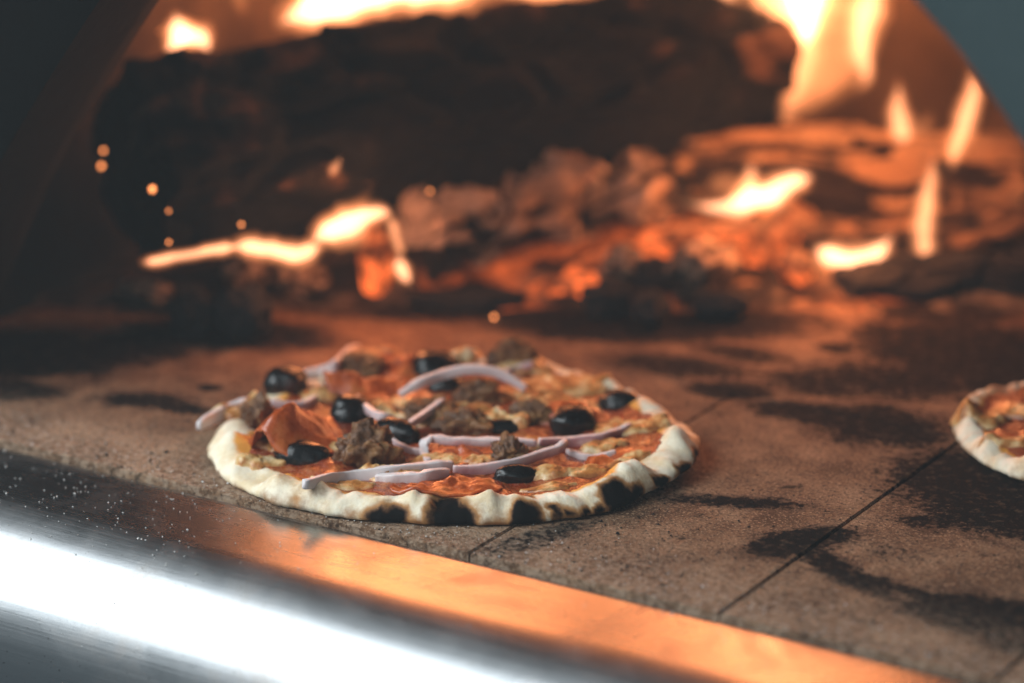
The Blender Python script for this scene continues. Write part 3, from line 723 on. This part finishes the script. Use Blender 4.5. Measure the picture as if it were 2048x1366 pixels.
front = [(412, 888), (420, 925), (450, 962), (500, 988), (560, 1010), (640, 1027), (720, 1038), (810, 1044), (900, 1048), (1000, 1047), (1100, 1041), (1180, 1031), (1240, 1018), (1290, 998), (1335, 972)]
right = [(1372, 945), (1398, 910), (1408, 880)]
back = [(1388, 846), (1340, 800), (1270, 760), (1190, 724), (1110, 703), (1020, 694), (900, 690), (780, 692), (690, 708), (610, 735), (530, 762), (460, 795), (425, 835)]
ol = [P(x, y, 0.002) for x, y in front] + [P(x, y, .010) for x, y in right] + [P(x, y, 0.016) for x, y in back]
pc = P(915, 868, 0.006)
thR = math.atan2(*(lambda q: (q.y-pc.y, q.x-pc.x))(P(1400, 930, 0)))
def liftR(th):
    d = (th-thR+math.pi) % (2*math.pi) - math.pi
    return 0.008*math.exp(-(d/0.42)**2)
CH = [(581, 996, .0045, .6), (777, 1006, .0065, .95), (752, 1034, .009, .8), (790, 1036, .009, .85), (885, 1036, .010, 1.0), (900, 1024, .010, 1.1), (920, 1036, .010, 1.0), (1046, 1018, .0075, 1.1), (1052, 1036, .010, 1.1),
      (1108, 1026, .006, .9), (1145, 1034, .007, .9), (1182, 1030, .006, .9), (1212, 1022, .007, 1.0), (1226, 990, .0090, 1.1), (1250, 1006, .011, 1.1), (1284, 982, .0070, 1.05), (1290, 996, .009, 1.1),
      (1307, 964, .0042, .8), (1326, 962, .005, 1.0), (1352, 944, .0045, .8), (1372, 925, .0045, .9), (1386, 905, .0045, .8), (1402, 890, .004, .7), (1398, 860, .0035, .5), (1345, 975, .008, 1.1), (1310, 990, .009, 1.1), (1375, 945, .007, 1.1), (1396, 920, .007, 1.0), (1360, 905, .003, .5), (1330, 925, .003, .5)]
BR = [(684, 1003, .0065, .75), (640, 1022, .008, .5), (700, 1030, .009, .65), (760, 1025, .010, .7), (860, 1035, .008, .7), (1000, 1040, .010, .55), (1095, 1000, .008, .6), (1250, 975, .008, .5), (1350, 880, .006, .6), (1320, 870, .005, .5), (950, 1000, .006, .25), (470, 900, .006, .2), (1180, 1000, .010, .5)]
def onrim(x, y):                       # char marks sit low on the rim
    zz = 0.008 if y < 1000 else 0.004
    return P(x, y, zz)
pz = Pizza(ol, pc, 1.7, liftR, 1.0, [(onrim(x, y), r*0.74, s_) for x, y, r, s_ in CH], [(onrim(x, y), r, s_) for x, y, r, s_ in BR])
pz.build('whole thin crust pizza with charred rim, olives, onion and salami near the steel lip')
for i, (x, y, rx, ry, rot, h) in enumerate([
    (970, 772, .020, .013, .4, .007), (1060, 765, .022, .014, .9, .006), (1130, 750, .026, .015, .4, .005), (860, 812, .018, .012, .3, .008), (930, 815, .022, .012, .7, .009),
    (1205, 880, .014, .008, .8, .005), (1180, 922, .018, .007, .9, .005), (1120, 925, .016, .007, .8, .005), (755, 925, .013, .007, .5, .008), (1010, 830, .016, .009, .4, .010),
    (1230, 840, .014, .010, .9, .004), (1290, 850, .016, .009, .9, .005), (760, 690, .020, .010, .4, .006), (910, 705, .016, .009, .3, .009), (480, 800, .018, .008, .9, .008), (640, 772, .014, .009, .5, .005), (1260, 905, .012, .005, .9, .004), (560, 870, .014, .008, .4, .004), (820, 790, .016, .010, .2, .006), (760, 800, .012, .009, .4, .005), (880, 900, .016, .008, .5, .004), (960, 905, .012, .007, .5, .004), (1080, 870, .018, .009, .5, .005), (1140, 790, .020, .011, .5, .005), (680, 870, .012, .009, .5, .005), (800, 930, .016, .006, .6, .004), (1080, 800, .014, .010, .2, .008), (520, 900, .012, .007, .6, .004), (1100, 950, .016, .006, .7, .003), (690, 945, .018, .006, .5, .003), (1040, 720, .018, .009, .4, .006)]):
    pz.cheese(x, y, rx, ry, rot, i+1.5, h)

# second pizza, cut by the right edge of the picture
c2 = P(2208, 868, 0.004)
ol2 = []
for k in range(40):
    t = 2*math.pi*k/40
    d = RIGHT*math.cos(t)*0.086 + HEAD*math.sin(t)*0.087
    ol2.append(c2 + d*(1 + 0.03*math.sin(3*t+1)))
pz2 = Pizza(ol2, c2, 6.3, None, 0.9, browns=[(P(x, y, 0.008), r, st) for x, y, r, st in [(1925, 840, .016, .5), (1960, 805, .018, .6), (2010, 785, .020, .7), (1985, 905, .016, .4), (2035, 935, .014, .45)]])
pz2.build('second pizza with plain pale rim at the right edge of the photo')
for i, (x, y, rx, ry, rot, h) in enumerate([(1962, 815, .016, .012, .8, .006), (2030, 860, .02, .008, .6, .004), (2045, 800, .018, .010, .2, .004)]):
    pz2.cheese(x, y, rx, ry, rot, i+31.5, h)

# ------------------------------------------------------------------ toppings
def put(px, py, lift=0.0, ztry=0.020):
    z = ztry
    for _ in range(6):
        p = P(px, py, z); z = pz.top(p.x, p.y) + lift
    return P(px, py, z)
GO = 'olives on the front pizza'
def olive(px, py, ln, wd, ang, label, seed, lift=0.0, cut=False, tilt=0.0):
    p = put(px, py, lift + wd*0.20)
    bm = bmesh.new(); bmesh.ops.create_uvsphere(bm, u_segments=32, v_segments=20, radius=1)
    for v in bm.verts:
        d = v.co.copy(); k = 1 + 0.12*noise.noise(d*1.5+Vector((seed*3, 0, 0))) + 0.08*noise.noise(Vector((d.x*4.5, d.y*4.5, d.z*1.6))+Vector((seed, 2, 0))) - 0.03*max(0, 0.25-abs(noise.noise(Vector((d.x*3.2, d.y*3.2, d.z))+Vector((0, seed, 5)))))*4
        x = d.z; r = math.hypot(d.x, d.y)
        v.co = Vector((x*ln*k*(1+0.04*x), d.x*wd*k, d.y*wd*k*0.92))
        if cut and v.co.z < -wd*0.1: v.co.z = -wd*0.1 - (0.12*wd)
        if abs(x) > .93 and x > 0: v.co.x -= ln*0.10*(x-.93)/.07     # stem dimple
    me = bpy.data.meshes.new('olive'); bm.to_mesh(me); bm.free()
    me.polygons.foreach_set('use_smooth', [True]*len(me.polygons)); me.materials.append(M['olive'])
    o = bpy.data.objects.new('olive', me); COL.objects.link(o); o.location = p
    o.rotation_euler = (0.2*seed, tilt, YAW + ang)
    return tag(o, label, 'olive', GO)
olive(570, 766, .0135, .0105, .15, 'glossy black olive at the back left, above the rim', 1)
olive(868, 740, .0155, .0130, .1, 'large black olive behind the arched onion strip', 2)
olive(893, 775, .0125, .0090, .2, 'small black olive in front of the arched onion strip', 3)
olive(604, 914, .0160, .0095, -.15, 'black olive lying against the folded salami at front left', 4)
olive(702, 832, .0135, .0125, .3, 'dark olive wedged behind the folded salami', 5)
olive(792, 868, .0150, .0095, -.6, 'glossy wrinkled olive beside the sausage lump near the centre', 6, lift=.002)
olive(1147, 846, .0135, .0105, .45, 'black olive on the round salami slice at right', 7, lift=.003)
olive(1238, 808, .0130, .0090, -.2, 'rightmost black olive near the rim', 8)
olive(1030, 952, .0125, .0070, .1, 'front olive half tucked under the pink onion strip', 9)
olive(1000, 860, .0220, .0065, .1, 'long dark olive behind the straight onion strip', 10)
GS = 'salami slices on the front pizza'
def salami(px, py, rx, ry, rot, label, seed, fold=0.0, dome=0.003, lift=0.001, tilt=(0, 0)):
    p = put(px, py, lift); n3, m3 = 18, 56; top, bot = [], []
    for i in range(n3):
        for j in range(m3):
            th = 2*math.pi*j/m3; q = i/(n3-1)
            k = 1 + 0.10*noise.noise(Vector((math.cos(th)*1.5, math.sin(th)*1.5, seed*3.3)))
            lx, ly = math.cos(th)*rx*q*k, math.sin(th)*ry*q*k
            f = fold*math.exp(-(ly/(ry*0.45))**2)*(0.75+0.35*math.cos(lx/rx*2.2+seed))
            zz = f + dome*(1-q*q) + 0.0042*noise.noise(Vector((lx*75, ly*75, seed))) + 0.0020*noise.noise(Vector((lx*190, ly*190, seed))) + 0.0035*q**4*noise.noise(Vector((math.cos(th)*3, math.sin(th)*3, seed+7)))
            x = lx*math.cos(rot)-ly*math.sin(rot); y = lx*math.sin(rot)+ly*math.cos(rot)
            base = pz.top(p.x+x, p.y+y) + 0.0016
            zz += tilt[0]*x + tilt[1]*y
            top.append(Vector((x, y, max(base + 0.0004, p.z + zz) - p.z))); bot.append(Vector((x, y, max(base - 0.0014, p.z+zz-0.0016) - p.z)))
    N = n3*m3
    fs = grid_faces(n3, m3, True) + [tuple(N+i for i in f)[::-1] for f in grid_faces(n3, m3, True)]
    for j in range(m3):
        a = (n3-1)*m3+j; b = (n3-1)*m3+(j+1) % m3; fs.append((a, b, N+b, N+a)[::-1])
    o = link_mesh('salami_slice', top+bot, fs, M['salami']); o.location = p
    bm = bmesh.new(); bm.from_mesh(o.data); bmesh.ops.recalc_face_normals(bm, faces=bm.faces); bm.to_mesh(o.data); bm.free()
    return tag(o, label, 'salami', GS)
salami(596, 888, .029, .024, YAW+.9, 'large folded orange salami slice standing up at the left', 1, fold=.019, dome=.005)
salami(722, 782, .022, .015, YAW+.2, 'curled salami slice at the back left behind the olives', 2, fold=.010)
salami(920, 915, .020, .016, YAW, 'salami slice framed by the straight and pink onion strips', 3, dome=.004)
salami(895, 976, .032, .012, YAW+.1, 'flat salami slice at the front rim under the white onion', 4, dome=.003)
salami(1140, 838, .024, .018, YAW+.1, 'round domed salami slice under the right hand olive', 5, dome=.010)
salami(820, 742, .022, .014, YAW+.3, 'salami slice at the back left of the large olive', 6, fold=.006)
salami(1222, 922, .018, .009, YAW+.7, 'thin salami slice along the right rim', 7, dome=.002)
GB = 'sausage lumps on the front pizza'
def sausage(px, py, r, label, seed):
    bm = bmesh.new(); bmesh.ops.create_icosphere(bm, subdivisions=5, radius=1); sd = Vector((seed*4.1, seed*1.7, 0))
    p = put(px, py, r[2]*0.35)
    for v in bm.verts:
        d = v.co.normalized()
        k = 1 + 0.38*fbm(d*1.2+sd, 1, 3) + 0.22*fbm(d*3.2+sd, 1, 4) + 0.09*fbm(d*9+sd, 1, 3) - 0.22*max(0, 0.35-(lambda q: q[1]-q[0])(noise.voronoi(d*2.2+sd)[0]))
        v.co = Vector((d.x*r[0]*k, d.y*r[1]*k, max(d.z, -0.6)*r[2]*k))
    me = bpy.data.meshes.new('sausage_lump'); bm.to_mesh(me); bm.free(); me.polygons.foreach_set('use_smooth', [True]*len(me.polygons)); me.materials.append(M['sausage'])
    o = bpy.data.objects.new('sausage_lump', me); COL.objects.link(o); o.location = p; o.rotation_euler = (0, 0, YAW)
    return tag(o, label, 'sausage', GB)
sausage(724, 742, (.014, .012, .011), 'brown sausage lump at the back left edge', 1)
sausage(517, 838, (.010, .011, .012), 'sausage lump between the left rim and the folded salami', 2)
sausage(732, 905, (.018, .012, .016), 'largest sausage lump, left of the bent onion strip', 3)
sausage(860, 832, (.016, .012, .010), 'cheesy sausage lump near the middle of the pizza', 4)
sausage(930, 850, (.018, .010, .010), 'browned sausage lump behind the straight onion strip', 5)
sausage(1018, 912, (.010, .008, .011), 'small sausage lump between the two pink onion strips', 6)
sausage(1028, 718, (.015, .010, .011), 'sausage lump on the back rim', 7)
sausage(960, 792, (.014, .010, .010), 'sausage lump in front of the small centre olive', 8)
sausage(1060, 835, (.012, .009, .009), 'crumbly sausage lump left of the round salami', 9)
GN = 'onion strips on the front pizza'
def onion(pts, label, seed, wd=.0042, ht=.0052, lift=.004, purple=0.4, arc=0.0, z=None):
    """a bent strip: pts are (px, py, extra height)"""
    wd *= 0.84; ht *= 0.80
    c3 = []
    for q in pts:
        zz = lift*0.75 + (q[2] if len(q) > 2 else 0)
        c3.append(put(q[0], q[1], zz))
    cs = [Vector(c) for c in catmull([tuple(c) for c in c3], max(14, 8*len(c3)))]
    n = len(cs); base = cs[n//2].copy(); sec = []
    for k in range(16):
        t = 2*math.pi*k/16
        e = 0.24
        sec.append((math.copysign(abs(math.cos(t))**e, math.cos(t)), math.copysign(abs(math.sin(t))**e, math.sin(t))))
    vs, cc = [], []
    pur = np.array((0.20, 0.05, 0.065)); whi = np.array((0.70, 0.63, 0.62)); pk = np.array((0.44, 0.20, 0.20))
    for i, c in enumerate(cs):
        t = i/(n-1)
        tg = (cs[min(i+1, n-1)]-cs[max(i-1, 0)]).normalized()
        s = tg.cross(Vector((0, 0, 1))).normalized(); u = s.cross(tg).normalized()
        tp = 0.72 + 0.28*min(1, min(t, 1-t)*7)
        rl = 0.35*noise.noise(Vector((t*2, seed, 0)))
        s2, u2 = s*math.cos(rl)+u*math.sin(rl), u*math.cos(rl)-s*math.sin(rl)
        for (a, b) in sec:
            k = 1 + 0.24*noise.noise(Vector((t*7, a*.6, b*.6+seed))) + 0.08*noise.noise(Vector((t*30, a, b+seed)))
            vs.append(c + s2*(a*wd*0.5*tp*k) + u2*(b*ht*0.5*tp*k) - base)
            side = max(0, a)                         # skin side faces the camera
            f = purple*(0.12 + 0.95*side*(0.95-0.40*b))*(0.75+0.6*noise.noise(Vector((t*4, b*2.5, seed)))) + 0.10*noise.noise(Vector((t*26, b*3, seed+4)))*side
            f = max(0.0, f)
            colr = whi*(1-min(1, f*1.6)) + pk*min(1, f*1.6)
            colr = colr*(1-max(0, f-.45)*1.6) + pur*max(0, f-.45)*1.6
            cc.append(colr)
    m = len(sec)
    fs = grid_faces(n, m, True) + [tuple(range(m))[::-1], tuple(range((n-1)*m, n*m))]
    o = link_mesh('onion_strip', vs, fs, M['onion'], cols={'c': cc}); o.location = base
    bm = bmesh.new(); bm.from_mesh(o.data); bmesh.ops.recalc_face_normals(bm, faces=bm.faces); bm.to_mesh(o.data); bm.free()
    return tag(o, label, 'onion', GN)
onion([(608, 969), (690, 955), (780, 944), (860, 935), (905, 931)], 'long straight white onion strip at the front rim', 1, wd=.0050, ht=.0088, purple=.08, lift=.004)
onion([(752, 958), (800, 958), (850, 953), (896, 944)], 'short white onion strip lying under the long white one', 2, wd=.0060, ht=.0078, purple=.1, lift=.0035)
onion([(906, 938, .001), (960, 938), (1030, 925), (1085, 908, .002), (1118, 896, .003), (1132, 884, .004)], 'pink onion strip curving up to the right at the front', 3, wd=.0046, ht=.0066, purple=.62, lift=.006)
onion([(858, 876, .004), (910, 882, .003), (980, 883, .002), (1074, 886, .002)], 'straight pink onion strip across the middle of the pizza', 4, wd=.0052, ht=.0056, purple=.45, lift=.007)
onion([(864, 874, .006), (850, 886, .004), (848, 902, .001), (856, 922, .0)], 'short upright bent onion piece at the left end of the straight strip', 5, wd=.0060, ht=.0036, purple=.2, lift=.005)
onion([(1078, 884, .002), (1140, 884), (1200, 876), (1240, 864), (1262, 852)], 'dark purple onion strip at the right of the straight strip', 6, wd=.0048, ht=.0072, purple=1.0, lift=.005)
onion([(1134, 902), (1168, 914), (1200, 914), (1232, 904)], 'small pale onion curl below the dark purple strip', 7, wd=.0035, ht=.0050, purple=.2, lift=.003)
onion([(800, 790, .004), (842, 766, .010), (890, 748, .014), (945, 740, .016), (1000, 748, .013), (1052, 778, .006)], 'large arched onion strip over the back olives', 8, wd=.0046, ht=.0070, purple=.22, lift=.006)
onion([(714, 795, .004), (735, 818, .003), (760, 832, .002), (788, 838)], 'curved pinkish onion strip right of the wedged olive', 9, wd=.0040, ht=.0060, purple=.35, lift=.006)
onion([(814, 852, .004), (845, 832, .005), (870, 815, .006), (887, 800, .006)], 'short slanting onion strip in the centre of the pizza', 10, wd=.0042, ht=.0055, purple=.25, lift=.007)
onion([(772, 874), (800, 892), (826, 902), (842, 903)], 'thin onion curl under the wrinkled olive', 11, wd=.0030, ht=.0045, purple=.4, lift=.005)
onion([(397, 852), (430, 832), (465, 815), (502, 804)], 'onion strip sticking out over the left rim', 12, wd=.0050, ht=.0085, purple=.12, lift=.005)
onion([(542, 803), (580, 812), (610, 808), (632, 796)], 'pinkish onion strip behind the folded salami', 13, wd=.0040, ht=.0060, purple=.35, lift=.005)
onion([(590, 752), (640, 742), (672, 728), (695, 708), (716, 694)], 'blurred pale onion strip along the back left rim', 14, wd=.0045, ht=.0070, purple=.12, lift=.005)
onion([(1005, 748), (1035, 738), (1066, 728)], 'short pink onion strip near the back rim', 15, wd=.0040, ht=.0050, purple=.6, lift=.004)

# ------------------------------------------------------------------ loose specks
def specks(name, n, fn, size, mat, label, cat, seed):
    rs = random.Random(seed); vs, fs = [], []
    for _ in range(n):
        p = fn(rs); r = size*rs.uniform(0.35, 1.0)*(1.8 if rs.random() < .06 else 1)
        b = len(vs); a = rs.uniform(0, 6.28)
        for k in range(4):
            vs.append(p + Vector((math.cos(a+k*1.57)*r*rs.uniform(.6, 1.2), math.sin(a+k*1.57)*r*rs.uniform(.6, 1.2), r*rs.uniform(0.0, .25))))
        vs.append(p + Vector((0, 0, r*0.9))); vs.append(p - Vector((0, 0, r*0.1)))
        for k in range(4):
            fs.append((b+k, b+(k+1) % 4, b+4)); fs.append((b+(k+1) % 4, b+k, b+5))
    o = link_mesh(name, vs, fs, M[mat], smooth=False)
    return tag(o, label, cat, kind='stuff')
def on_lip(rs):
    while True:
        x = rs.uniform(-.45, .55); y = rs.uniform(-.265, -.153)
        if rs.random() > (1.0 if x < -.02 else 0.12): continue
        z = ZS if y > -.205 else ZS - RN*(1-math.cos(math.asin(min(1, (-.205-y)/RN))))
        return Vector((x, y, z+0.0001))
specks('flour_dust', 620, on_lip, 0.0007, 'flour', 'white flour specks scattered over the steel lip', 'flour', 3)
def on_front(rs):
    y = -.149 + abs(rs.gauss(0, .02)); return Vector((rs.uniform(-.3, .45), max(y, -.1475), 0.0003))
specks('flour_dust', 700, on_front, 0.0006, 'flour', 'white flour grains along the front edge of the brick floor', 'flour', 4)
def on_floor(rs):
    return Vector((rs.uniform(-.3, .45), -.1475 + abs(rs.gauss(0, .09)), 0.0003))
specks('soot_crumbs', 600, on_floor, 0.0011, 'crumb', 'tiny black soot crumbs scattered on the brick floor', 'soot', 5)

# ------------------------------------------------------------------ added scattering box that evenly lifts the blacks
bm = bmesh.new(); bmesh.ops.create_cube(bm, size=1)
bmesh.ops.scale(bm, vec=(4.0, 4.6, 2.2), verts=bm.verts)
me = bpy.data.meshes.new('lift_haze'); bm.to_mesh(me); bm.free()
hz = bpy.data.objects.new('lift_haze', me); COL.objects.link(hz); hz.location = (0.2, -0.55, 0.05)
hm = NT('black_lift_volume'); pv = hm.new('VolumePrincipled'); pv.inputs['Color'].default_value = (0.82, 0.95, 1.0, 1); pv.inputs['Density'].default_value = 0.024
hm.t.links.new(pv.outputs[0], hm.out.inputs['Volume']); me.materials.append(hm.m)
tag(hz, 'thin pale scattering volume added around the oven to lift the blacks', 'smoke', kind='stuff')
